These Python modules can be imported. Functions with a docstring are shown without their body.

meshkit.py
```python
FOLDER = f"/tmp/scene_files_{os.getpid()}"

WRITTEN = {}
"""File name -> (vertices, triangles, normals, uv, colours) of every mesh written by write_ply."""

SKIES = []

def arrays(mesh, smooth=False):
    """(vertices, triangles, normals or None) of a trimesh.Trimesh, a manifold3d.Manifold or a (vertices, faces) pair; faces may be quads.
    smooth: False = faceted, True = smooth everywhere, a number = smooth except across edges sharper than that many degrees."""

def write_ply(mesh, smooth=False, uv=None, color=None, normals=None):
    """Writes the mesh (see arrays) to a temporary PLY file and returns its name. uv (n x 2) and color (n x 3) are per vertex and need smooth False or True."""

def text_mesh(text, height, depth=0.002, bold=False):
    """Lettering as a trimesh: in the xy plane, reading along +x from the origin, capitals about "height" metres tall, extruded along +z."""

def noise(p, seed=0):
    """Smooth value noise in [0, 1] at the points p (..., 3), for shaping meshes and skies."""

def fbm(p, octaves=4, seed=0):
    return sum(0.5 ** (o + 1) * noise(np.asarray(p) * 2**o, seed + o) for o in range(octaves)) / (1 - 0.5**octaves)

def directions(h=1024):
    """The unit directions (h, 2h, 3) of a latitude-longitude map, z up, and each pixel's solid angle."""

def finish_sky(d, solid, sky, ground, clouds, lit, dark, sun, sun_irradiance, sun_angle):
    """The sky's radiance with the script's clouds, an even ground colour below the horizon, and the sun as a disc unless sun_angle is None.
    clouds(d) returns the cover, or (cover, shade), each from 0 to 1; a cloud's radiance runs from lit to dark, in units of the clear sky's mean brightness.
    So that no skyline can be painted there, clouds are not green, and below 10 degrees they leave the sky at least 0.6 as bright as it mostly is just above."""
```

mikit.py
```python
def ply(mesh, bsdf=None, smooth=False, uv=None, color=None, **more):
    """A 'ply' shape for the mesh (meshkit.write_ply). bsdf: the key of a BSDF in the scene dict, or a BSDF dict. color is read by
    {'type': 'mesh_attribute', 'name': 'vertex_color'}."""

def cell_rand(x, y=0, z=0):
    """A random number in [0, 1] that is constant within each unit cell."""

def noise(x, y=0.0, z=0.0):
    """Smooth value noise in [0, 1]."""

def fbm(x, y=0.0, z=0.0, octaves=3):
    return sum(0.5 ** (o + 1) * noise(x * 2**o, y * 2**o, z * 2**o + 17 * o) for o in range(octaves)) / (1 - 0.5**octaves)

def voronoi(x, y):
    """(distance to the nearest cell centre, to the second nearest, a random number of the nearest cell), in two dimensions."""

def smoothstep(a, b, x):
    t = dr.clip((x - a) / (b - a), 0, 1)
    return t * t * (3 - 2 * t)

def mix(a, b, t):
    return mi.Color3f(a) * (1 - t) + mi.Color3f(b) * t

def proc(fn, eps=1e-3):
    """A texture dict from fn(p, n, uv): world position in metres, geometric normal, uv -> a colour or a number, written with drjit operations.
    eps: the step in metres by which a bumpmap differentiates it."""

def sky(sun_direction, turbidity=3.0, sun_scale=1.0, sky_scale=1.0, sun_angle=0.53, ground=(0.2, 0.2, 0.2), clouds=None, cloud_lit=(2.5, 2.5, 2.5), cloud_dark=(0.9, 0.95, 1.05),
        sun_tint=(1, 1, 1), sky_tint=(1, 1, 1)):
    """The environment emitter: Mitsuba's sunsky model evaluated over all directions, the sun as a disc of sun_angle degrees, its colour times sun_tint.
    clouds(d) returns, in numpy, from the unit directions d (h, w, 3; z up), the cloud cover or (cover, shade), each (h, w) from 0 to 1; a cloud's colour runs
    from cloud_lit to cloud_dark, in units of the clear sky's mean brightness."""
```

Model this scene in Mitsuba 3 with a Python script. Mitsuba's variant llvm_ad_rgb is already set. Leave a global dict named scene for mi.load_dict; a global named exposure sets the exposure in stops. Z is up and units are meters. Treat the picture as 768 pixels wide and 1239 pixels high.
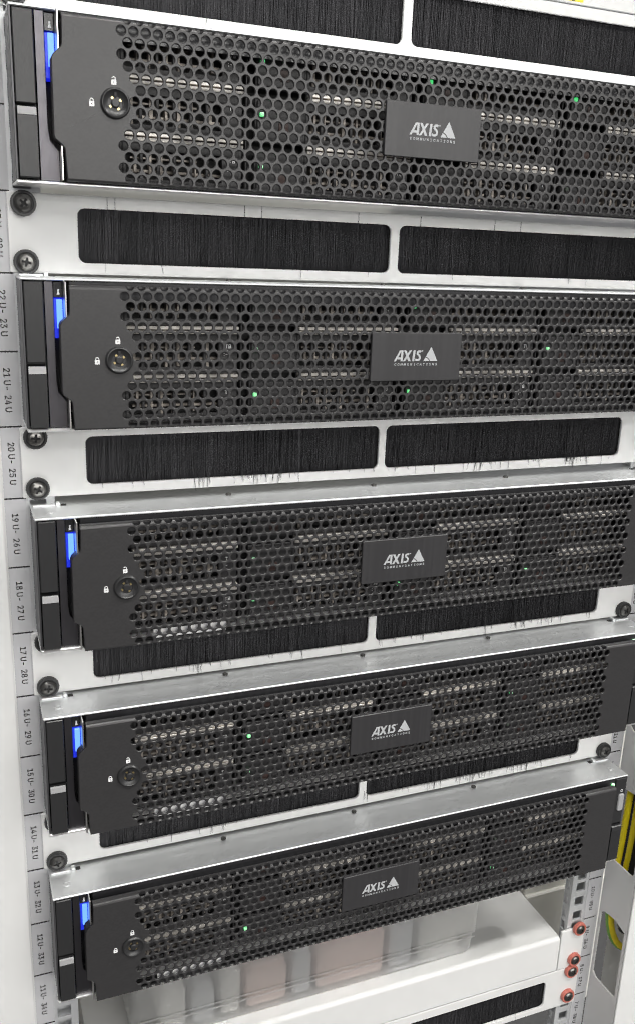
import math, random
import numpy as np, trimesh, shapely, shapely.affinity, manifold3d
import mapbox_earcut as earcut
from shapely.geometry import Polygon, Point, box as sbox
from shapely.geometry.polygon import orient
from shapely.ops import unary_union
import drjit as dr
import mitsuba as mi
import mikit, meshkit

T = mi.ScalarTransform4f
random.seed(7)
rng = np.random.default_rng(7)
scene, labels = {}, {}
MM = 0.001
U = 44.45

# ------------------------------------------------------------------ camera, light, exposure
CAM = np.array([-271.06, -550.70, 15.41]) * MM
yaw, pitch, roll = 0.386, -0.280, 0.039
yaw, pitch, roll = 0.38569, -0.27976, 0.03852
f = np.array([math.sin(yaw) * math.cos(pitch), math.cos(yaw) * math.cos(pitch), math.sin(pitch)])
r = np.array([math.cos(yaw), -math.sin(yaw), 0.0])
u = np.cross(r, f)
up = -math.sin(roll) * r + math.cos(roll) * u
scene['camera'] = {'type': 'perspective', 'fov': 2 * math.degrees(math.atan(384 / 1075.8)), 'fov_axis': 'x',
                   'near_clip': 0.02, 'far_clip': 50.0,
                   'to_world': T().look_at(origin=CAM.tolist(), target=(CAM + f).tolist(), up=up.tolist())}
exposure = -0.56
scene['room_light'] = {'type': 'constant', 'radiance': {'type': 'rgb', 'value': [0.27, 0.27, 0.28]}, 'sampling_weight': 40.0}


def ceiling_light(key, x, y, z, w, d, L, label):
    p = np.array([[x - w / 2, y - d / 2, z], [x + w / 2, y - d / 2, z], [x + w / 2, y + d / 2, z], [x - w / 2, y + d / 2, z]])
    mesh = trimesh.Trimesh(p, [[0, 2, 1], [0, 3, 2]], process=False)
    scene[key] = mikit.ply(mesh, 'white_paint', emitter={'type': 'area', 'radiance': {'type': 'rgb', 'value': [L, L * 0.985, L * 0.95]}, 'sampling_weight': 60.0})
    labels[key] = {'label': label, 'category': 'ceiling light', 'group': 'linear lights on the ceiling of the aisle'}


ceiling_light('ceiling_light', 0.0, -1.18, 1.62, 2.6, 0.16, 62.0, 'long linear ceiling light above the aisle in front of the rack')
for q, (yy, w, L, lab) in enumerate(((-3.6, 4.6, 16.0, 'first wide ceiling light behind the viewer'), (-7.0, 8.0, 30.0, 'wide ceiling light in the middle of the room behind'),
                                   (-10.5, 11.0, 64.0, 'wide ceiling light far behind the viewer'), (-14.0, 14.0, 105.0, 'wide ceiling light at the far end of the room'))):
    ceiling_light(f'ceiling_light_{q + 1:03d}', 2.0, yy, 1.62, w, 0.6, L, lab)

ceiling_light('ceiling_light_005', 1.6, -0.25, 1.62, 0.5, 1.0, 42.0, 'ceiling light over the right side of the rack')

# ------------------------------------------------------------------ materials
def rgb(*v):
    return {'type': 'rgb', 'value': list(v) if len(v) == 3 else [v[0]] * 3}


def pr(base, rough, **k):
    return {'type': 'twosided', 'bsdf': {'type': 'principled', 'base_color': rgb(*base) if isinstance(base, (tuple, list)) else base, 'roughness': rough, **k}}


def speck(a, b, s, amp=1.0):
    def fn(p, n, uv):
        t = mikit.fbm(p.x * s, p.y * s, p.z * s, 3)
        return mikit.mix(a, b, mikit.smoothstep(0.3, 0.7, t))
    return mikit.proc(fn)


def streak(a, b, sx, sz):
    def fn(p, n, uv):
        t = 0.5 * mikit.noise(p.x * sx, p.y * 300, p.z * sz) + 0.5 * mikit.noise(p.x * sx * .18, p.y * 60, p.z * sz * .6)
        return mikit.mix(a, b, mikit.smoothstep(0.25, 0.75, t))
    return mikit.proc(fn)


scene['white_paint'] = pr(speck((.70, .70, .69), (.735, .735, .725), 9), 0.42, specular=0.45)
scene['wall_paint'] = pr((.70, .69, .645), 0.5)
scene['label_paper'] = pr((.50, .50, .515), 0.5)
scene['ink'] = pr((.018, .018, .02), 0.5)
scene['zinc'] = pr(speck((.80, .815, .825), (.82, .835, .84), 20), mikit.proc(lambda p, n, uv: 0.42 + 0.05 * mikit.fbm(p.x * 30, p.y * 300, p.z * 30, 2)), metallic=0.8)
scene['bay_metal'] = pr(speck((.42, .40, .37), (.92, .88, .82), 95), 0.32, metallic=0.35)
scene['rib_metal'] = pr(speck((.18, .16, .14), (.50, .45, .40), 180), 0.4, metallic=0.2)
scene['underside_metal'] = pr((.88, .88, .87), 0.25, metallic=.7)
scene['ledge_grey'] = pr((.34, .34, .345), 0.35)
scene['bright_metal'] = pr((.80, .79, .76), 0.28, metallic=1.0)
scene['rail_metal'] = pr((.60, .61, .62), 0.38, metallic=0.35)
scene['dark_metal'] = pr((.10, .10, .105), 0.35, metallic=0.6)
scene['bezel_black'] = pr(speck((.030, .029, .030), (.034, .033, .034), 900), 0.36, specular=0.6)
scene['ear_black'] = pr((.024, .024, .025), 0.34, specular=0.55)
scene['badge_black'] = pr(streak((.031, .030, .032), (.037, .036, .038), 700, 3), 0.37, specular=0.55)
scene['gloss_black'] = pr((.022, .022, .024), 0.22, specular=0.6)
scene['strip_metal'] = pr((.125, .12, .13), mikit.proc(lambda p, n, uv: 0.28 + 0.1 * mikit.fbm(p.x * 160, p.y * 160, p.z * 160, 2)), metallic=1.0)
scene['carrier_grey'] = pr((.040, .039, .041), 0.45)
scene['cage_black'] = pr((.012, .012, .013), 0.6)
scene['maroon'] = pr((.06, .034, .03), 0.45)
scene['print_white'] = pr((.78, .78, .78), 0.5)
scene['logo_grey'] = pr((.47, .48, .49), 0.42)
scene['sticker_white'] = pr((.85, .85, .85), 0.5)
scene['brass'] = pr((.75, .60, .32), 0.3, metallic=1.0)
scene['bristle'] = pr(streak((.033, .033, .036), (.045, .044, .048), 420, 5), 0.5, specular=0.35)
scene['screw_black'] = pr((.10, .098, .095), 0.30, metallic=0.7)
scene['screw_steel'] = pr((.22, .215, .205), 0.30, metallic=1.0)
scene['washer_black'] = pr((.026, .026, .027), 0.38)
scene['washer_red'] = pr((.52, .155, .12), 0.42)
scene['cable_yellow'] = pr((.86, .70, .015), 0.28)
scene['cable_green'] = pr((.20, .42, .07), 0.3)
scene['led_blue'] = pr((.02, .05, .2), 0.3)
scene['led_off'] = pr((.10, .12, .10), 0.2)
scene['frosted_plastic'] = {'type': 'principledthin', 'base_color': rgb(.96, .96, .95), 'roughness': 0.10, 'spec_trans': 0.66, 'diff_trans': 0.9, 'eta': 1.4}
scene['clear_film'] = {'type': 'thindielectric', 'int_ior': 1.45}
scene['bag_pink'] = pr((.84, .66, .61), 0.5)
scene['bag_grey'] = pr((.64, .65, .67), 0.5)
scene['bag_white'] = pr((.80, .79, .76), 0.5)
scene['duct_grey'] = pr((.45, .45, .44), 0.5)
scene['floor_grey'] = {'type': 'diffuse', 'reflectance': rgb(.10, .10, .102)}


# ------------------------------------------------------------------ mesh helpers (millimetres; x right, y into the rack, z up)
def plate(poly, y0, y1, bevel=0.0):
    """A sheet with outline poly in (x, z), front at y0 (towards the viewer), back at y1; front rims bevelled."""
    out = []
    for g in getattr(poly, 'geoms', [poly]):
        g = orient(g, 1.0)
        rings = [np.array(q.coords)[:-1] for q in [g.exterior, *g.interiors]]
        ends = np.cumsum([len(q) for q in rings]).astype(np.uint32)
        v2 = np.vstack(rings)
        tri = earcut.triangulate_float64(v2, ends).reshape(-1, 3).astype(int)
        a = v2[tri]
        area = (a[:, 1, 0] - a[:, 0, 0]) * (a[:, 2, 1] - a[:, 0, 1]) - (a[:, 1, 1] - a[:, 0, 1]) * (a[:, 2, 0] - a[:, 0, 0])
        tri[area < 0] = tri[area < 0][:, ::-1]
        n = len(v2)
        front = v2.copy()
        if bevel:
            off = []
            for q in rings:
                d = np.roll(q, -1, 0) - q
                d /= np.linalg.norm(d, axis=1, keepdims=True) + 1e-12
                nl = np.stack([-d[:, 1], d[:, 0]], 1)
                m = nl + np.roll(nl, 1, 0)
                m /= np.maximum((m * nl).sum(1, keepdims=True), 0.6)
                off.append(q + m * bevel)
            front = np.vstack(off)
        lev = [(front, y0)] + ([(v2, y0 + bevel)] if bevel else []) + [(v2, y1)]
        V = np.vstack([np.stack([p[:, 0], np.full(n, y), p[:, 1]], 1) for p, y in lev])
        F = [tri, tri[:, ::-1] + n * (len(lev) - 1)]
        s = 0
        for q in rings:
            i = np.arange(s, s + len(q)); j = np.roll(i, -1); s += len(q)
            for L in range(len(lev) - 1):
                b, c = L * n, (L + 1) * n
                F += [np.stack([i + b, i + c, j + b], 1), np.stack([j + b, i + c, j + c], 1)]
        out.append(trimesh.Trimesh(V, np.vstack(F), process=False))
    return join(out)


def join(ms):
    return ms[0] if len(ms) == 1 else trimesh.util.concatenate(ms)


def box(x0, x1, y0, y1, z0, z1, b=0.0):
    if not b:
        m = trimesh.creation.box(extents=(x1 - x0, y1 - y0, z1 - z0))
        m.apply_translation(((x0 + x1) / 2, (y0 + y1) / 2, (z0 + z1) / 2))
        return m
    c, h = np.array([(x0 + x1) / 2, (y0 + y1) / 2, (z0 + z1) / 2]), np.array([x1 - x0, y1 - y0, z1 - z0]) / 2
    pts = []
    for sx in (-1, 1):
        for sy in (-1, 1):
            for sz in (-1, 1):
                s = np.array([sx, sy, sz])
                for k in range(3):
                    q = h - b
                    q[k] = h[k]
                    pts.append(c + s * q)
    return trimesh.convex.convex_hull(np.array(pts))


def hull(pts):
    return trimesh.convex.convex_hull(np.array(pts, float))


def rrect(x0, x1, z0, z1, rad, n=6):
    return sbox(x0 + rad, z0 + rad, x1 - rad, z1 - rad).buffer(rad, quad_segs=n)


def lathe(profile, x, z, n=28):
    """profile: (radius, y) from the back to the front; round about the y axis."""
    p = np.array(profile, float)
    if abs(p[0] - p[-1]).max() > 1e-9:
        p = np.vstack([[0, p[0, 1]], p[p[:, 0] > .15], [0, p[-1, 1]]])
    a = np.arange(n) * 2 * np.pi / n
    V = np.stack([x + p[:, :1] * np.cos(a), np.repeat(p[:, 1:], n, 1), z + p[:, :1] * np.sin(a)], -1).reshape(-1, 3)
    F = []
    for k in range(len(p) - 1):
        i = np.arange(n); j = (i + 1) % n
        F += [np.stack([k * n + i, k * n + j, (k + 1) * n + i], 1), np.stack([k * n + j, (k + 1) * n + j, (k + 1) * n + i], 1)]
    m = trimesh.Trimesh(V, np.vstack(F), process=False)
    m.merge_vertices(merge_norm=True, merge_tex=True)
    m.update_faces(m.nondegenerate_faces())
    m.remove_unreferenced_vertices()
    m.fix_normals()
    return m


def text(s, height, x, y, z, bold=False, spin=False, depth=0.12, shear=0.0, width=None, center=False):
    m = meshkit.text_mesh(s, height, depth, bold)
    v = np.array(m.vertices)
    v[:, 0] += shear * v[:, 1]
    v[:, 0] -= v[:, 0].min()
    if width:
        v[:, 0] *= width / v[:, 0].max()
    if center:
        v[:, 0] -= v[:, 0].max() / 2
    if spin:  # reading downwards
        v = np.stack([v[:, 1], -v[:, 2], -v[:, 0]], 1)
    else:
        v = np.stack([v[:, 0], -v[:, 2], v[:, 1]], 1)
    return trimesh.Trimesh(v + np.array([x, y, z]), m.faces, process=False)


def tube(points, rad, sides=12):
    p = np.array(points, float)
    k = np.linspace(0, len(p) - 1, 40)
    from scipy.interpolate import CubicSpline
    q = CubicSpline(np.arange(len(p)), p)(k)
    t = np.gradient(q, axis=0); t /= np.linalg.norm(t, axis=1, keepdims=True)
    a = np.cross(t, [0.3, 0.9, 0.1]); a /= np.linalg.norm(a, axis=1, keepdims=True)
    b = np.cross(t, a)
    an = np.arange(sides) * 2 * np.pi / sides
    V = (q[:, None] + rad * (np.cos(an)[None, :, None] * a[:, None] + np.sin(an)[None, :, None] * b[:, None])).reshape(-1, 3)
    F = []
    for i in range(len(q) - 1):
        for j in range(sides):
            j2 = (j + 1) % sides
            F += [[i * sides + j, (i + 1) * sides + j, i * sides + j2], [i * sides + j2, (i + 1) * sides + j, (i + 1) * sides + j2]]
    return trimesh.Trimesh(V, F, process=False)


def ply(mesh, mat, smooth=False, **more):
    m = mesh.copy(); m.vertices = np.array(m.vertices) * MM
    return mikit.ply(m, mat, smooth, **more)


counts = {}


def numbered(key):
    k = counts.get(key, 0); counts[key] = k + 1
    return key if k == 0 else f'{key}_{k:03d}'


def add(key, shape, dx=0, dy=0, dz=0):
    """Adds one shape entry; key may be a thing or thing__part; a taken name gets a number."""
    key = numbered(key)
    scene[key] = {**shape, 'to_world': T().translate([dx * MM, dy * MM, dz * MM])} if (dx or dy or dz) else shape
    return key


def thing(name, label, cat, group=None):
    key = numbered(name)
    labels[key] = {'label': label, 'category': cat}
    if group:
        labels[key]['group'] = group
    return key


def lit(mesh, mat, col, w=0.25):
    return ply(mesh, mat, emitter={'type': 'area', 'radiance': rgb(*col), 'sampling_weight': w})


# ------------------------------------------------------------------ the rack
scene['floor'] = ply(box(-9000, 12000, -16000, 1500, -1150, -1140), 'floor_grey')
labels['floor'] = {'label': 'grey server room floor in front of the rack', 'category': 'floor', 'kind': 'structure'}

rack = thing('server_rack', 'white equipment rack with grey numbered rails holding the stacked black servers', 'server rack')
holes = []


def rail(side):
    s = side
    x_in, x_out = 222.5, 257.0
    zz0, zz1 = -800, 330
    poly = sbox(min(s * x_in, s * x_out), zz0, max(s * x_in, s * x_out), zz1)
    hs = []
    for k in range(-18, 8):
        for o in (6.35, 22.225, 38.1):
            z = k * U + o
            if zz0 + 10 < z < zz1 - 10:
                hs.append(sbox(s * 232.5 - 4.75, z - 4.75, s * 232.5 + 4.75, z + 4.75))
    front = plate(poly.difference(unary_union(hs)), 2.4, 4.4, 0.2)
    # inner flange with square holes, going back
    fl = sbox(4.4, zz0, 12, zz1)
    h2 = [sbox(6.5, k * U + o - 4.75, 17, k * U + o + 4.75) for k in range(-17, 7) for o in (6.35, 22.225, 38.1)]
    m = plate(fl.difference(unary_union(h2)), -0.9, 0.9)
    v = np.array(m.vertices)  # (x=depth, y=thick, z) -> (x=thick, y=depth)
    m2 = trimesh.Trimesh(np.stack([s * (x_in + 0.9) + v[:, 1], v[:, 0], v[:, 2]], 1), m.faces[:, ::-1], process=False)
    return join([front, m2, box(min(s * 223.5, s * 256.8), max(s * 223.5, s * 256.8), 12.2, 13.4, zz0, zz1)])


add(rack + '__rail', ply(rail(-1), 'rail_metal'))
add(rack + '__rail', ply(rail(1), 'rail_metal'))
# left frame post and inner side panels
add(rack + '__frame_post', ply(box(-430, -252.2, -1.0, 40, -900, 400, 1.5), 'white_paint'))
add(rack + '__side_panel', ply(box(-252, -240, 62, 700, -900, 330), 'wall_paint'))
add(rack + '__back_panel', ply(box(-240, 330, 690, 700, -900, 330), 'wall_paint'))
add(rack + '__inner_bracket', ply(join([box(226, 328, 70, 120, -760, -603, 1.2), box(226, 328, 74, 120, -602.6, -200)]), 'wall_paint'))

TICKLAB = {}
for i in range(-5, 17):
    zt = -i * U
    a, b = 22 - i, 23 + i
    if i < -4 or i > 15:
        continue
    for side in (-1, 1):
        x0, x1 = (-253.0, -239.5) if side < 0 else (240.6, 254.5)
        k = add(rack + '__unit_label', ply(plate(rrect(x0, x1, zt - U + 0.5, zt - 0.5, 0.3, 1), 2.05, 2.35), 'label_paper'))
        xc = -248.2 if side < 0 else 245.2
        m = text(f'{a} U-  {b} U', 3.6, xc, 2.0, zt - 9.6, spin=True, bold=True, width=26.0)
        add(k + '__lettering', ply(join([m, box(x0, x1, 1.9, 2.02, zt - 0.45, zt + 0.45)]), 'ink'))


# ------------------------------------------------------------------ screws
def cross_screw(x, y, z, R, ang):
    head = lathe([(0.1, y), (R * .98, y), (R, y - .6), (R * .93, y - 1.6), (R * .72, y - 2.5), (R * .4, y - 2.9), (0.1, y - 3.0)], x, z, 30)
    c = []
    for q in (0, 90):
        bx = trimesh.creation.box(extents=(R * 1.05, 3.4, R * .26))
        bx.apply_transform(trimesh.transformations.rotation_matrix(math.radians(ang + q), [0, 1, 0]))
        bx.apply_translation((x, y - 3.0, z)); c.append(bx)
    core = trimesh.creation.icosphere(subdivisions=1, radius=R * .26); core.apply_translation((x, y - 2.6, z)); c.append(core)
    return trimesh.boolean.difference([head, *c], engine='manifold')


def washer(x, y, z, R, h):
    return lathe([(3, y), (R * .97, y), (R, y - .5), (R, y - h + .8), (R * .94, y - h), (R * .80, y - h), (R * .74, y - h + .5), (3, y - h + .6), (3, y)], x, z, 32)


def screw(owner, x, z, y=0.0, mat='screw_black', wmat='washer_black', R=5.0, W=7.0, ang=20):
    k = add(owner + '__screw', ply(cross_screw(x, y - 2.4, z, R, ang), mat, 25))
    rec = unary_union([shapely.affinity.rotate(sbox(x - R * .5, z - R * .12, x + R * .5, z + R * .12), -ang - q, origin=(x, z)) for q in (0, 90)])
    add(k + '__cross_recess', ply(plate(rec, y - 2.4 - 1.75, y - 2.4 - 1.2), 'cage_black'))
    add(k + '__washer', ply(washer(x, y, z, W, 3.6), wmat, 35))


# ------------------------------------------------------------------ brush panels
def bristles(x0, x1, z0, z1, n, seed, strays):
    g = np.random.default_rng(seed)
    parts_v, parts_f = [], []
    n_all = n + strays
    xt = g.uniform(x0 - 1, x1 + 1, n_all)
    if strays > 8:
        mid = x0 + (x1 - x0) * g.uniform(.2, .8, 4)
        c = n + int(strays * .3)
        xt[c:] = np.clip(g.choice(mid, n_all - c) + g.normal(0, 7, n_all - c), x0, x1)
    clump = meshkit.noise(np.stack([xt * .35 + 500, np.full(n_all, float(seed)), np.zeros(n_all)], 1)) - .5
    lean = clump * 1.5 + g.normal(0, .5, n_all)
    lean[n:] += g.normal(0, 1.8, strays)
    wild = g.random(n_all) < .012
    lean[wild] += g.normal(0, 6, wild.sum())
    ztop = np.full(n_all, z1 + 5.0)
    zbot = z0 - 3 + g.uniform(-1.5, 1.0, n_all)
    zbot[n:] = z0 - np.abs(g.normal(0, 3.2, strays)) - .8
    yt = 3.4 + g.uniform(-.9, 1.5, n_all)
    yb = 3.2 + g.uniform(-.8, 1.6, n_all)
    yt[n:] = 2.6; yb[n:] = -.8 + g.uniform(-.6, .2, strays)
    ym = .5 * (yt + yb)
    ym[n:] = .3
    rad = g.uniform(.14, .24, n_all)
    rad[n:] = g.uniform(.12, .30, strays)
    tops = np.stack([xt, yt, ztop], 1)
    mids = np.stack([xt + lean * .35, ym, .5 * (ztop + zbot)], 1)
    mids[n:, 2] = z0 + 7
    bots = np.stack([xt + lean, yb, zbot], 1)
    an = np.array([0, 2.1, 4.2]) + math.pi / 2 + .4
    ring = np.stack([np.cos(an), np.sin(an), 0 * an], 1)
    V = np.concatenate([tops[:, None] + rad[:, None, None] * ring, mids[:, None] + rad[:, None, None] * ring, bots[:, None] + .5 * rad[:, None, None] * ring], 1)
    base = np.array([[0, 1, 3], [1, 4, 3], [1, 2, 4], [2, 5, 4], [2, 0, 5], [0, 3, 5], [3, 4, 6], [4, 7, 6], [4, 5, 7], [5, 8, 7], [5, 3, 8], [3, 6, 8]])
    F = (np.arange(n_all) * 9)[:, None, None] + base
    return trimesh.Trimesh(V.reshape(-1, 3), F.reshape(-1, 3), process=False)


def brush_panel(z_top, label, seed, screws, ups=(), strays=(14, 14), dz=0.0, y=0.0, half=241.3, sl=(7.3, 37.6), x_sl=((-203.0, -3.2), (3.2, 205.8)), mats=('screw_black', 'washer_black')):
    t = thing('brush_panel', label, 'brush panel', 'white one unit cable brush panels between the servers')
    zt = z_top + dz
    body = rrect(-half, half, zt - 44.1, zt - .3, 1.0, 2)
    for a, b in x_sl:
        body = body.difference(rrect(a, b, zt - sl[1], zt - sl[0], 4.2, 5))
    add(t + '__faceplate', ply(plate(body, y, y + 1.8, 0.35), 'white_paint', 40))
    for q, (a, b) in enumerate(x_sl):
        back = box(a - 4, b + 4, y + 4.9, y + 6.4, zt - sl[1] - 4, zt - sl[0] + 4)
        br = bristles(a, b, zt - sl[1], zt - sl[0], 3600, seed * 7 + q, strays[q])
        br.apply_translation((0, y, 0))
        hairs = [box(xh - .13, xh + .13, y - .35, y - .12, zt - sl[0] - 2.0, zt - .6) for xh in ups if a < xh < b]
        k = add(t + '__brush', ply(join([br, back, *hairs]), 'bristle'))
        labels[k] = {'kind': 'stuff'}
    for (x, z, ang, steel) in screws:
        screw(t, x, z + dz, y, 'screw_steel' if steel else mats[0], mats[1], ang=ang)
    return t


brush_panel(4 * U, 'white cable brush panel above the topmost server, cut by the top edge', 1, [(-232.5, 3 * U + 38.1, 10, 0), (-232.5, 3 * U + 6.35, 30, 0), (232.5, 3 * U + 38.1, 10, 0)], strays=(2, 2), dz=3.6)
t = brush_panel(1 * U, 'white cable brush panel between the topmost server and the second one', 2, [(-232.5, 38.1, 35, 0), (-232.5, 6.35, 12, 1), (232.5, 38.1, 10, 0), (232.5, 6.35, 25, 0)], strays=(4, 4), ups=(-186, -181.5, -103, -92, -27, 18, 75, 96))
brush_panel(-2 * U, 'white cable brush panel between second and third servers, stray bristles over its lower lip', 3, [(-232.5, -2 * U - 6.35, 5, 1), (-232.5, -2 * U - 38.1, 28, 1), (232.5, -2 * U - 6.35, 40, 0), (232.5, -2 * U - 38.1, 15, 0)], strays=(46, 60), x_sl=((-203.0, -3.2), (2.2, 206.5)))
brush_panel(-5 * U, 'white cable brush panel half hidden between the third and fourth servers', 4, [(-232.5, -5 * U - 6.35, 50, 0), (-232.5, -5 * U - 38.1, 8, 0), (232.5, -5 * U - 6.35, 0, 0), (232.5, -5 * U - 38.1, 33, 0)], strays=(26, 42))
brush_panel(-8 * U, 'white cable brush panel half hidden between the fourth server and the lowest one', 5, [(-232.5, -8 * U - 6.35, 20, 0), (-232.5, -8 * U - 38.1, 75, 0), (232.5, -8 * U - 6.35, 0, 0), (232.5, -8 * U - 38.1, 60, 0)], strays=(10, 60))
# blank panel above the top brush panel, with a yellow and black sticker
t = thing('blank_panel', 'plain white blanking panel along the top edge above the highest brush panel', 'blank panel')
add(t + '__faceplate', ply(plate(rrect(-241.3, 241.3, 4 * U + 4.2, 6 * U, 1.0, 2), 0, 1.8, .35), 'white_paint'))
k = add(t + '__sticker', ply(box(108, 128, -.15, -.02, 4 * U + 5.6, 4 * U + 16), 'cable_yellow'))
add(k + '__lettering', ply(join([box(111, 116, -.25, -.17, 4 * U + 5.8, 4 * U + 15), box(118.5, 121, -.25, -.17, 4 * U + 5.8, 4 * U + 15)]), 'ink'))

# ------------------------------------------------------------------ server meshes (z from the server's own top), built once
X0B, PX, PZ, HR = -184.0, 6.4, 5.53, 2.4
LOCK = (-187.8, -44.8)
outline = Polygon([(-213.6, -0.6), (-213.6, -4.5), (-214.0, -19.2), (-214.6, -20.6), (-218.4, -24.2), (-219.3, -26.0), (-219.5, -62.5), (-219.0, -64.2), (-215.2, -67.2), (-214.2, -68.8), (-213.4, -84.4), (-213.4, -93.5), (217.6, -93.5), (217.6, -0.6)])
hl = []
for kz in range(0, 15):
    z = -4.3 - PZ * kz
    for j in range(0, 59):
        x = X0B + PX * j + (0 if kz % 2 else PX / 2)
        if x > 188.5:
            continue
        if math.hypot(x - LOCK[0], z - LOCK[1]) < 10.2 or (math.hypot(x + 188.4, z + 33.4) < 7.5) or (kz in (6, 8) and x < -176) or (kz == 7 and x < -178):
            continue
        a = (np.arange(18) + .5) * 2 * np.pi / 18
        hl.append(Polygon(np.stack([x + HR * np.cos(a), z + HR * np.sin(a)], 1)))
sheet = outline.difference(unary_union(hl))
RT, RB = 2.0, 1.2
ZT, ZB = -6.5, -83.2
QT, QB = RT * math.pi / 2, RB * math.pi / 2
cuts = [-93.5, ZB - QB, ZB - 2 * QB / 3, ZB - QB / 3, ZB, ZT, ZT + QT / 3, ZT + 2 * QT / 3, ZT + QT, -0.6]


def bent(poly, thick, bevel):
    """The flat sheet folded back along its top and bottom with a rounded bend."""
    out = []
    for lo, hi in zip(cuts[:-1], cuts[1:]):
        g = poly.intersection(sbox(-300, lo, 300, hi))
        for q in getattr(g, 'geoms', [g]):
            if q.geom_type != 'Polygon' or q.area < 1e-3:
                continue
            main = (lo, hi) == (ZB, ZT)
            m = plate(q, 0.0, thick, bevel if main else .001)
            v = np.array(m.vertices)
            n = len(v) // 3
            if main:  # keep the rims on the fold lines in place
                for lim in (lo, hi):
                    on = np.abs(v[n:2 * n, 2] - lim) < 1e-6
                    v[:n][on, 2] = lim
            x, d, z = v.T
            w = v.copy()
            w[:, 1] = -40 + d
            for sg, z0, BR, QL in ((1, ZT, RT, QT), (-1, ZB, RB, QB)):
                t = sg * (z - z0)
                arc = (t > 1e-9)
                th = np.minimum(t, QL) / BR
                y = -40 + BR - (BR - d) * np.cos(th) + np.maximum(t - QL, 0)
                w[arc, 1] = y[arc]
                w[arc, 2] = (z0 + sg * (BR - d) * np.sin(th))[arc]
            out.append(trimesh.Trimesh(w, m.faces, process=False))
    return join(out)


rim = outline.intersection(sbox(-230, -83.0, 230, -5.8))
bezel_mesh = join([bent(sheet, 1.15, 0.36),
                   plate(rim.difference(rim.buffer(-1.3, join_style=2)).intersection(sbox(-230, -81.6, -190, -7.2)), -38.3, -31.5),
                   box(216.2, 217.5, -38.3, -31.5, -82.5, -6.5)])

led_row = (-13.4, -40.8, -68.6)
row_z = ((-3.2, -27.0), (-31.8, -55.6), (-60.2, -83.8))
COL = [-218.0, -111.0, -4.0, 103.0]


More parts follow.
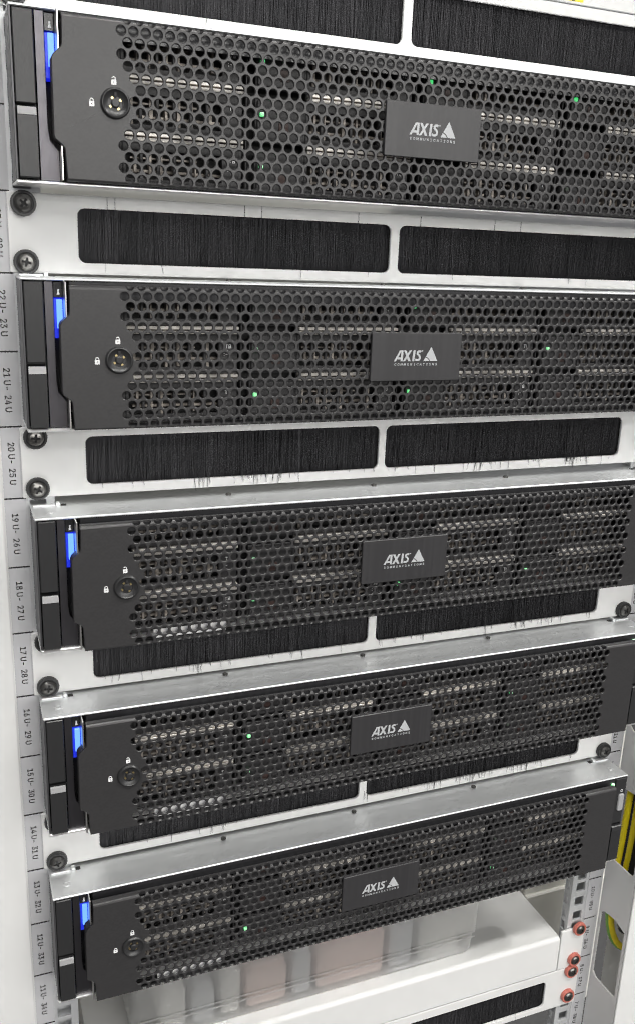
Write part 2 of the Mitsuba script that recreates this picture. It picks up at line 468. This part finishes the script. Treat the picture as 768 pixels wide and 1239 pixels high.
def carrier(ci, ri):
    x0, x1 = COL[ci] + 5.5, COL[ci] + 105.0
    zt, zb = row_z[ri]
    body = sbox(x0, zb, x1, zt)
    cut = [rrect(x0 + 33 + k * 9.4, x0 + 33 + k * 9.4 + 7.6, zb + 4.2, zt - 4.6, 1.2, 2) for k in range(6)]
    m = plate(body.difference(unary_union(cut)), -21.5, -19.3, .3)
    latch = plate(rrect(x0 + 1, x0 + 29.5, zb + 1.2, zt - 1.0, 1.5, 3), -23.0, -21.6, .4)
    g = np.random.default_rng(31 + ci * 3 + ri)
    rod = [box(x0 + 36, x0 + 88, -16, -12.2, zb + 8, zb + 9.4), box(x0 + 36, x0 + 74, -17, -12.2, zb + 15, zb + 15.9)]
    for q in (38, 46, 54, 62, 71, 80):
        q += g.uniform(-2.5, 2.5)
        rod.append(box(x0 + q, x0 + q + g.uniform(.8, 2.0), -18.5, -12.2, zb + g.uniform(2, 8), zt - g.uniform(2, 6)))
    return m, latch, join(rod)


S = []   # (sub key, shape dict or function of (server, ...))
def part(key, mesh, mat, smooth=False):
    S.append((key, ply(mesh, mat, smooth)))


part('top_cover', join([box(-238.5, 236.8, -29.6, 420, -2.5, -1.1, .3), lathe([(.8, -30), (.8, -30.5)], 0, -1.8, 6)]), 'zinc')
S.pop()
part('top_cover', join([box(-238.5, 236.8, -30.6, 420, -2.6, -1.1, .5)]), 'zinc')
part('bottom_plate', box(-238.5, 236.8, -31.2, 420, -86.4, -84.6, .5), 'underside_metal')
part('side_wall', box(-238.4, -237.2, -30.2, 420, -84.5, -2.7, .2), 'dark_metal')
part('side_wall', box(235.6, 236.7, -30.2, 420, -84.5, -2.7, .2), 'dark_metal')
part('body', box(-236.8, 235.2, 8, 410, -84.3, -2.8), 'cage_black')
part('front_lip', box(-212.5, 224.3, -29.8, -28.4, -13.0, -2.7, .2), 'gloss_black')
for xx, yy in ((-228, -17.5), (228, -17.5)):
    part('rivet', lathe([(2.6, 0), (2.5, -.25), (1.9, -.5), (.1, -.6)], 0, 0, 16), 'zinc')
    m = lathe([(2.7, 0), (2.6, -.25), (1.9, -.45), (1.4, -.3), (.1, -.3)], 0, 0, 18)
    v = np.array(m.vertices); m = trimesh.Trimesh(np.stack([v[:, 0] + xx, v[:, 2] + yy, -v[:, 1] - 1.12], 1), m.faces, process=False); m.fix_normals()
    S[-1] = ('rivet', ply(m, 'zinc', 30))
for xx in (-114, -9, 99):
    m = lathe([(1.9, 0), (1.9, -.9), (1.4, -1.4), (.1, -1.5)], 0, 0, 16)
    v = np.array(m.vertices); m = trimesh.Trimesh(np.stack([v[:, 0] + xx, v[:, 2] - 4.5, -v[:, 1] - 1.12], 1), m.faces, process=False); m.fix_normals()
    S.append(('cover_screw', ply(m, 'screw_black', 30)))
# tab at the corners of the cover, where it hooks behind the rail
for s in (-1, 1):
    xx = -230.5 if s < 0 else 228.8
    part('corner_tab', join([box(xx - 6.5, xx + 6.5, -5.5, -2.2, -1.0, .0, .2), box(xx - s * 8.2 - 1.2, xx - s * 8.2 + 1.2, -5.5, -1.5, -1.0, 1.0, .2)]), 'zinc')
    part('corner_slot', box(xx - s * 11.6 - 1.6, xx - s * 11.6 + 1.6, -5.2, -2.0, -1.05, -.75), 'cage_black')
# ears with latches
for s in (-1, 1):
    a, b = (-236.9, -226.6) if s < 0 else (224.6, 235.4)
    part('ear', join([box(a, b, -31.0, -2, -47.3, -3.2, .5), box(a - .2, b + .2, -24, -2, -84.3, -3.0)]), 'ear_black')
    lx0, lx1 = a + .3, b - .3
    pts = [(x, y, z) for x in (lx0, lx1) for y, z in ((-33.2, -53.2), (-32.6, -49.9), (-25, -48.6), (-33.2, -83.0), (-32.5, -83.7), (-25, -83.7))]
    part('latch', hull(pts), 'ear_black')
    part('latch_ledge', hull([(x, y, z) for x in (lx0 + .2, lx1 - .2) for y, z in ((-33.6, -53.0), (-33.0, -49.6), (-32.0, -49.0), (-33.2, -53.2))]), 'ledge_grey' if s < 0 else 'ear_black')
# strip, recess and light pipe between the left ear and the bezel
strip = Polygon([(-226.0, -2.9), (-221.2, -2.9), (-221.2, -58), (-220.4, -64), (-216, -69.5), (-215.9, -84.4), (-226.0, -84.4)])
part('front_strip', plate(strip, -29.2, -27.5, .25), 'strip_metal')
part('recess', box(-222, -212.6, -16, -14, -84.4, -2.9), 'cage_black')
part('hook_plate', box(-215.9, -214.9, -37.8, -16.2, -84.2, -2.8, .2), 'bright_metal')
part('status_icon', plate(unary_union([Polygon([(-219.1, -10.2), (-217.4, -10.2), (-217.9, -8.2), (-218.6, -8.2)]), Point(-218.2, -7.6).buffer(.55, quad_segs=4)]), -27.3, -27.1), 'print_white')
part('icon_backing', box(-220.9, -216.1, -27.0, -16.2, -11.6, -3.2, .2), 'gloss_black')
S.append(('light_pipe', lit(box(-219.5, -216.4, -28.4, -26.5, -28.5, -12.6, .2), 'led_blue', (.34, .80, 2.6), 1.5)))
S.append(('light_guide', lit(box(-220.9, -215.95, -26.3, -16.3, -34, -12.2, .2), 'led_blue', (.012, .02, .9), .8)))
# bezel with lock, printed padlocks and badge
part('bezel', bezel_mesh, 'bezel_black')
part('bezel__lock', lathe([(7.7, -39.8), (7.7, -41.4), (7.1, -42.2), (6.6, -42.3), (5.9, -41.6), (4.4, -41.0), (3.9, -40.9), (3.7, -38.6), (2.3, -38.6), (2.2, -41.6), (1.7, -41.9), (.1, -41.9)], *LOCK, 36), 'ear_black', 30)
ring = []
for a0 in (20, 110, 200, 290):
    a = np.radians(np.linspace(a0, a0 + 24, 5))
    ring.append(plate(Polygon(np.vstack([np.stack([LOCK[0] + 3.6 * np.cos(a), LOCK[1] + 3.6 * np.sin(a)], 1), np.stack([LOCK[0] + 2.5 * np.cos(a), LOCK[1] + 2.5 * np.sin(a)], 1)[::-1]])), -40.7, -38.6))
part('bezel__lock_core', join(ring), 'brass')
part('bezel__lock_notch', plate(sbox(LOCK[0] - .7, LOCK[1] + 3.0, LOCK[0] + .7, LOCK[1] + 5.2), -41.75, -40.8), 'cage_black')


def padlock(x, z, opened):
    body = rrect(x - 1.35, x + 1.35, z - 2.0, z + .5, .25, 2)
    sh = Point(x, z + 1.0).buffer(1.05, quad_segs=6).union(sbox(x - 1.05, z + .3, x + 1.05, z + 1.0)).difference(Point(x, z + 1.0).buffer(.6, quad_segs=6).union(sbox(x - .6, z, x + .6, z + 1.0)))
    if opened:
        sh = sh.difference(sbox(x - 1.5, z + .5, x - .3, z + 1.25))
    hole = Point(x, z - .75).buffer(.32, quad_segs=3)
    return plate(body.union(sh).difference(hole), -40.12, -40.02)


part('bezel__padlock_icon', padlock(-199.9, -45.2, False), 'print_white')
part('bezel__padlock_icon', padlock(-188.3, -33.9, True), 'print_white')
part('badge', plate(rrect(-32.4, 31.6, -59.0, -28.6, 1.0, 4), -42.0, -40.1, .35), 'badge_black')
tri = Polygon([(4.2, -46.4), (14.4, -46.4), (9.5, -37.4)])
arc = Point(3.9, -49.2).buffer(6.0, quad_segs=24).difference(Point(3.9, -49.2).buffer(5.45, quad_segs=24))
tri = tri.difference(arc)
LS = shapely.LineString
def stroke(pts, w):
    return LS(pts).buffer(w / 2, cap_style=2, join_style=2)
sp = [(4.1, 5.9), (3.3, 6.25), (2.2, 6.15), (1.5, 5.4), (1.75, 4.4), (2.9, 3.6), (3.5, 2.6), (3.2, 1.3), (2.2, .7), (.9, .75), (.1, 1.2)]
AXW = [(0.0, unary_union([stroke([(-.2, -.4), (4.3, 7.6)], 1.25), stroke([(4.75, -.4), (5.0, 7.6)], 1.45), sbox(1.6, 1.2, 4.6, 2.5)]), 0),
       (6.0, unary_union([stroke([(.1, -.4), (5.3, 7.4)], 1.3), stroke([(.6, 7.4), (4.6, -.4)], 1.5)]), 0),
       (12.1, Polygon([(.1, 0), (1.6, 0), (2.2, 6.9), (.7, 6.9)]), 0), (14.2, LS(sp).buffer(.64, cap_style=2, join_style=1), 0)]
letters = []
for ox, g, _ in AXW:
    g = shapely.affinity.translate(g.intersection(sbox(-3, 0, 9, 6.9)), -16.0 + ox, -46.4)
    letters.append(g)
logo = join([plate(g, -42.17, -42.05) for g in letters] + [plate(Point(3.3, -40.0).buffer(.42, quad_segs=4), -42.17, -42.05), plate(tri, -42.17, -42.05)])
comm = []
for i, ch in enumerate('COMMUNICATIONS'):
    comm.append(text(ch, 1.4, -15.6 + i * (29.4 / 13), -42.05, -49.1, bold=True, center=True))
part('badge__lettering', join([logo, *comm]), 'logo_grey')
# drive bays
BAYS = {}
for ci in range(4):
    for ri in range(3):
        m, la, rod = carrier(ci, ri)
        x0 = COL[ci] + 5.5
        zc = led_row[ri]
        BAYS[ci, ri] = dict(face=ply(m, 'carrier_grey'), rib=ply(rod, 'rib_metal'), latch=ply(la, 'carrier_grey'),
                            led=box(x0 + 2.3, x0 + 4.7, -24.8, -22.8, zc - 1.2, zc + 1.2, .4), button=ply(plate(rrect(x0 + 14, x0 + 20, zc - 9, zc - 3, 1, 2), -23.5, -22.9, .2), 'maroon'),
                            text=ply(join([text('TB', 2.3, x0 + 91.5, -22.0, zc + .6, bold=True), text(':-', 2.3, x0 + 90.8, -22.0, zc - 4.0, bold=True)]), 'print_white'))
    for z in (-29.4, -58.0):
        part('divider', join([box(COL[ci] + 37, COL[ci] + 105.0, -24.5, -19.5, z + .4, z + 2.2, .25), box(COL[ci] + 37, COL[ci] + 105.0, -24.5, -19.5, z - 2.2, z - .4, .25)]), 'bay_metal')
    if ci:
        part('column_post', box(COL[ci] - .5, COL[ci] + .3, -23.0, -14, -84.4, -3, .15), 'carrier_grey')
part('cage_frame', join([box(-218, 216, -12, -11, -84.4, -2.9)] + [box(COL[c] + 36.3, COL[c] + 36.9, -22, -12, -84, -3) for c in range(4)]), 'cage_black')
part('service_tag', box(-171, -124, -36.4, -36.0, -82.3, -76.6), 'sticker_white')
part('lower_baffle', box(-212, 216, -38.7, -31.4, -83.25, -82.6), 'cage_black')
# right ear controls
S.append(('power_light', lit(box(220.0, 223.2, -31.4, -29, -9.6, -6.8, .4), 'print_white', (.06, 1.2, .2), .3)))
part('power_button', join([plate(rrect(228.4, 234.4, -34.5, -18.0, 2.0, 5), -32.4, -31, .6)]), 'ledge_grey')
part('button_icon', plate(Point(231.5, -15.2).buffer(1.3).difference(Point(231.5, -15.2).buffer(.85)), -31.15, -31.05), 'print_white')
part('right_strip', box(217.8, 224.3, -29.4, -27.5, -84.4, -13.2, .3), 'ear_black')

LIT = {1: {(1, 0), (1, 1), (1, 2), (2, 0), (3, 0)}, 2: {(1, 0), (1, 1), (1, 2), (2, 0), (2, 2), (3, 1)}, 3: {(1, 0), (1, 1), (1, 2), (2, 0), (2, 2), (3, 0), (3, 2)}, 4: {(1, 1), (1, 2), (3, 1)}, 5: {(1, 2), (3, 2)}}
led_on = {k: lit(b['led'], 'print_white', (.07, .95, .24), .12) for k, b in BAYS.items()}
led_off = {k: ply(b['led'], 'led_off') for k, b in BAYS.items()}
WHERE = {1: ('topmost black rack server, partly cut by the top edge, seen slightly from below', 3 * U, 1.2, 0),
         2: ('second black rack server from the top, between two fully visible brush panels', 0, 0, 0),
         3: ('third black rack server from the top, middle one of the five', -3 * U - 3.0, .9, -1.0),
         4: ('fourth black rack server from the top, second from the bottom', -6 * U, 0, 0),
         5: ('lowest black rack server, with the clear plastic box on the white shelf below it', -9 * U - .5, 0, 0)}
for s, (lab, z, dx, dy) in WHERE.items():
    t = thing('rack_server', lab, 'server', 'black two unit rack servers with perforated front')
    for key, d in S:
        if s in (1, 2) and key == 'service_tag':
            continue
        add(f'{t}__{key}', d, dx, dy, z)
    for (ci, ri), b in BAYS.items():
        k = add(f'{t}__drive_carrier', b['face'], dx, dy, z)
        add(k + '__latch', b['latch'], dx, dy, z)
        add(k + '__inner_rib', b['rib'], dx, dy, z)
        add(k + '__release_button', b['button'], dx, dy, z)
        add(k + '__capacity_mark', b['text'], dx, dy, z)
        add(k + '__status_light', (led_on if (ci, ri) in LIT[s] else led_off)[ci, ri], dx, dy, z)

# ------------------------------------------------------------------ shelf, its brush panel and what stands on it
t = thing('rack_shelf', 'white sheet metal shelf with rounded front lip below the lowest server', 'shelf')
prof = []
for a in np.linspace(0, 90, 7):
    prof.append((4.0 - 4.0 * math.sin(math.radians(a)), -594 + 4.0 * math.cos(math.radians(a))))
n = len(prof)
pv, loop = [], [(300, -590)] + prof + [(0, -627), (1.6, -627)] + [(y + (1.6 if z > -0 else 0), z) for y, z in []] + [(1.6, -594), (4.4, -591.6), (300, -591.6)]
pg = Polygon([(y, z) for y, z in loop])
m = plate(pg, 0, 1)
v = np.array(m.vertices)
v3 = np.stack([np.where(v[:, 1] < .5, -214.5, 214.5), v[:, 0], v[:, 2]], 1)
m = trimesh.Trimesh(v3, m.faces, process=False); m.fix_normals()
add(t + '__tray', ply(m, 'white_paint', 35))
for s in (-1, 1):
    a, b = sorted((s * 215.3, s * 241.3))
    add(t + '__mounting_ear', ply(plate(rrect(a, b, -627.2, -583.5, 1.0, 3), -.6, 1.4, .4), 'white_paint'))
    add(t + '__side_lip', ply(box(min(s * 213, s * 214.4), max(s * 213, s * 214.4), 6, 300, -627, -592), 'white_paint'))
for x, z in ((233.4, -583.0), (232.0, -617.5), (-233, -583), (-233, -617.5)):
    screw(t, x, z, -.6, 'screw_steel', 'washer_red', R=4.6, W=6.6, ang=30)
brush_panel(-628.2, 'white cable brush panel below the shelf at the bottom edge, fixed with red washers', 6, [(231.4, -628.2 - 3.2, 15, 1), (230.8, -628.2 - 32.2, 44, 1), (-232.5, -628.2 - 6.3, 0, 1), (-232.5, -628.2 - 38, 0, 1)], strays=(2, 3),
            sl=(9.5, 38.2), x_sl=((-203, -3.2), (3.2, 204.6)), mats=('screw_steel', 'washer_red'))

# clear box
t = thing('plastic_box', 'frosted clear plastic storage box on the white shelf under the lowest server', 'storage box')


def shell(x0, x1, y0, y1, z0, z1, rad, wall=1.4, inset=0.0):
    p = rrect(x0, x1, y0, y1, rad, 6)
    ring = orient(p, 1.0)
    c = np.array(ring.exterior.coords)[:-1]
    ctr = c.mean(0)
    V, F = [], []
    lev = [(z1, 0), (z1 - 4, 0), (z1 - 4.2, 2.0), (z0 + 24, 2.4), (z0 + 22.5, 4.0), (z0 + 4, 5.0), (z0 + 1.2, 6.2), (z0 + .3, 8.5)]
    for z, ins in lev:
        q = np.array(orient(p.buffer(-ins, quad_segs=6) if ins else p, 1.0).exterior.coords)[:-1]
        q = ctr + (c - ctr) * (1 - ins / np.abs(c - ctr).max(0))
        V.append(np.stack([q[:, 0], q[:, 1], np.full(len(q), z)], 1))
    k = len(c)
    for L in range(len(lev) - 1):
        i = np.arange(k); j = (i + 1) % k
        F += [np.stack([L * k + i, (L + 1) * k + i, L * k + j], 1), np.stack([L * k + j, (L + 1) * k + i, (L + 1) * k + j], 1)]
    V.append(np.array([[ctr[0], ctr[1], z0 + .3]]))
    i = np.arange(k); j = (i + 1) % k; b = (len(lev) - 1) * k
    F.append(np.stack([b + i, np.full(k, len(lev) * k), b + j], 1))
    return trimesh.Trimesh(np.vstack(V), np.vstack(F), process=False)


add(t + '__tub', ply(shell(-186, 132, 7, 190, -589.8, -512, 9), 'frosted_plastic', 40))
add(t + '__lid', ply(join([box(-190, 136, 5, 194, -511.5, -508.5, 1.0)]), 'frosted_plastic'))
add(t + '__rib', ply(join([box(-178, 124, 7.2, 8.4, -568.6, -567.4, .4), box(-178, 124, 7.0, 8.0, -563.2, -562.4, .3)]), 'frosted_plastic'))
for nm, lab, cat, x, w, h, mat in (
        ('carton', 'white divided carton at the left end inside the frosted plastic box', 'carton', -158, 20, 44, 'bag_white'),
        ('connector_block', 'grey connector block inside the plastic box, between two white cartons', 'block', -132, 18, 36, 'bag_grey'),
        ('carton', 'narrow white carton inside the plastic box, left of the pinkish packet', 'carton', -108, 16, 48, 'bag_white'),
        ('parts_bag', 'pinkish packet lying in the middle of the frosted plastic box', 'bag', -86, 34, 42, 'bag_pink'),
        ('connector_block', 'small grey block between the two pinkish packets in the plastic box', 'block', -46, 16, 46, 'bag_grey'),
        ('parts_bag', 'long pale red packet right of the small grey block in the plastic box', 'bag', -24, 62, 50, 'bag_pink'),
        ('connector_block', 'dark grey block at the right of the pale red packet in the plastic box', 'block', 44, 22, 52, 'bag_grey'),
        ('carton', 'white carton at the right end inside the frosted plastic box', 'carton', 74, 40, 50, 'bag_white')):
    t = thing(nm, lab, cat)
    add(t + '__body', ply(box(x, x + w, 17, 80, -588, -588 + h - 6, 2.5), mat))
    add(t + '__cap', ply(box(x + 1.5, x + w - 1.5, 18.5, 78, -588 + h - 5.8, -588 + h, 2), mat))
t = thing('plastic_sheet', 'thin clear plastic sheet lying flat on the shelf beside the box', 'plastic sheet')
p = rrect(40, 168, 4, 34, 8, 6)
m = plate(p, 0, .3); v = np.array(m.vertices)
m = trimesh.Trimesh(np.stack([v[:, 0], v[:, 2], -589.3 - v[:, 1]], 1), m.faces, process=False); m.fix_normals()
add(t, ply(m, 'clear_film'))
scene[t] = scene.pop([k for k in scene if k.startswith('plastic_sheet')][-1])

# ------------------------------------------------------------------ cable duct at the right, with earth cables
t = thing('cable_duct', 'white vertical cable duct with side openings at the right of the rack', 'cable duct')
web = sbox(-36.5, -800, 1.5, 330)
for k in range(-2, 7):
    z0, z1 = -643 + 133.35 * k, -565.5 + 133.35 * k
    web = web.difference(Polygon([(-33.5, z0 + 2), (-33.5, z1 - 4), (-20, z1), (-6, z1 - 2), (-1.2, z1 - 5), (-1.2, z0 + 4), (-6.5, z0), (-30, z0)]))
m = plate(web, 0, 1.6)
v = np.array(m.vertices)
m = trimesh.Trimesh(np.stack([257.4 + v[:, 1], v[:, 0], v[:, 2]], 1), m.faces[:, ::-1], process=False); m.fix_normals()
add(t + '__web', ply(m, 'white_paint'))
add(t + '__front_flange', ply(box(257.4, 300, -38.6, -36.7, -800, 330, .5), 'white_paint'))
add(t + '__side_wall', ply(box(300.5, 302, -38, 30, -800, 330), 'white_paint'))

t = thing('earth_cable', 'yellow cable with a green side hanging in the duct at the right edge', 'cable')
c1 = np.array([(263.5, -12, -300), (263, -10.5, -400), (262.6, -9.5, -450), (262.4, -8, -500), (262.2, -6.5, -545), (264.5, -7, -575), (270.5, -8, -597), (281, -10, -611), (296, -12, -612)], float)
add(t + '__yellow_jacket', ply(tube(c1, 3.0), 'cable_yellow', True))
add(t + '__green_stripe', ply(tube(c1[4:] + np.array([-1.5, 1.8, -1.4]), 2.4), 'cable_green', True))
t = thing('black_cable', 'thick black cable behind the yellow cables in the duct at the right edge', 'cable')
c3 = np.array([(283, -4, -250), (282, -3, -380), (281, -2, -470), (283, 0, -540), (291, 2, -585), (296, 3, -605)], float)
add(t + '__jacket', ply(tube(c3, 8.5, 16), 'washer_black', True))
t = thing('patch_cable', 'plain yellow cable beside the earth cable in the duct at the right edge', 'cable')
add(t, ply(tube(c1[:6] + np.array([[7, -3, 0], [7, -3, 0], [6.5, -4, 0], [6, -5, 0], [8, -2, 0], [14, 2, 0]]), 2.6), 'cable_yellow', True))
kk = [k for k in scene if k.startswith('patch_cable')][-1]
if kk != t:
    scene[t] = scene.pop(kk)
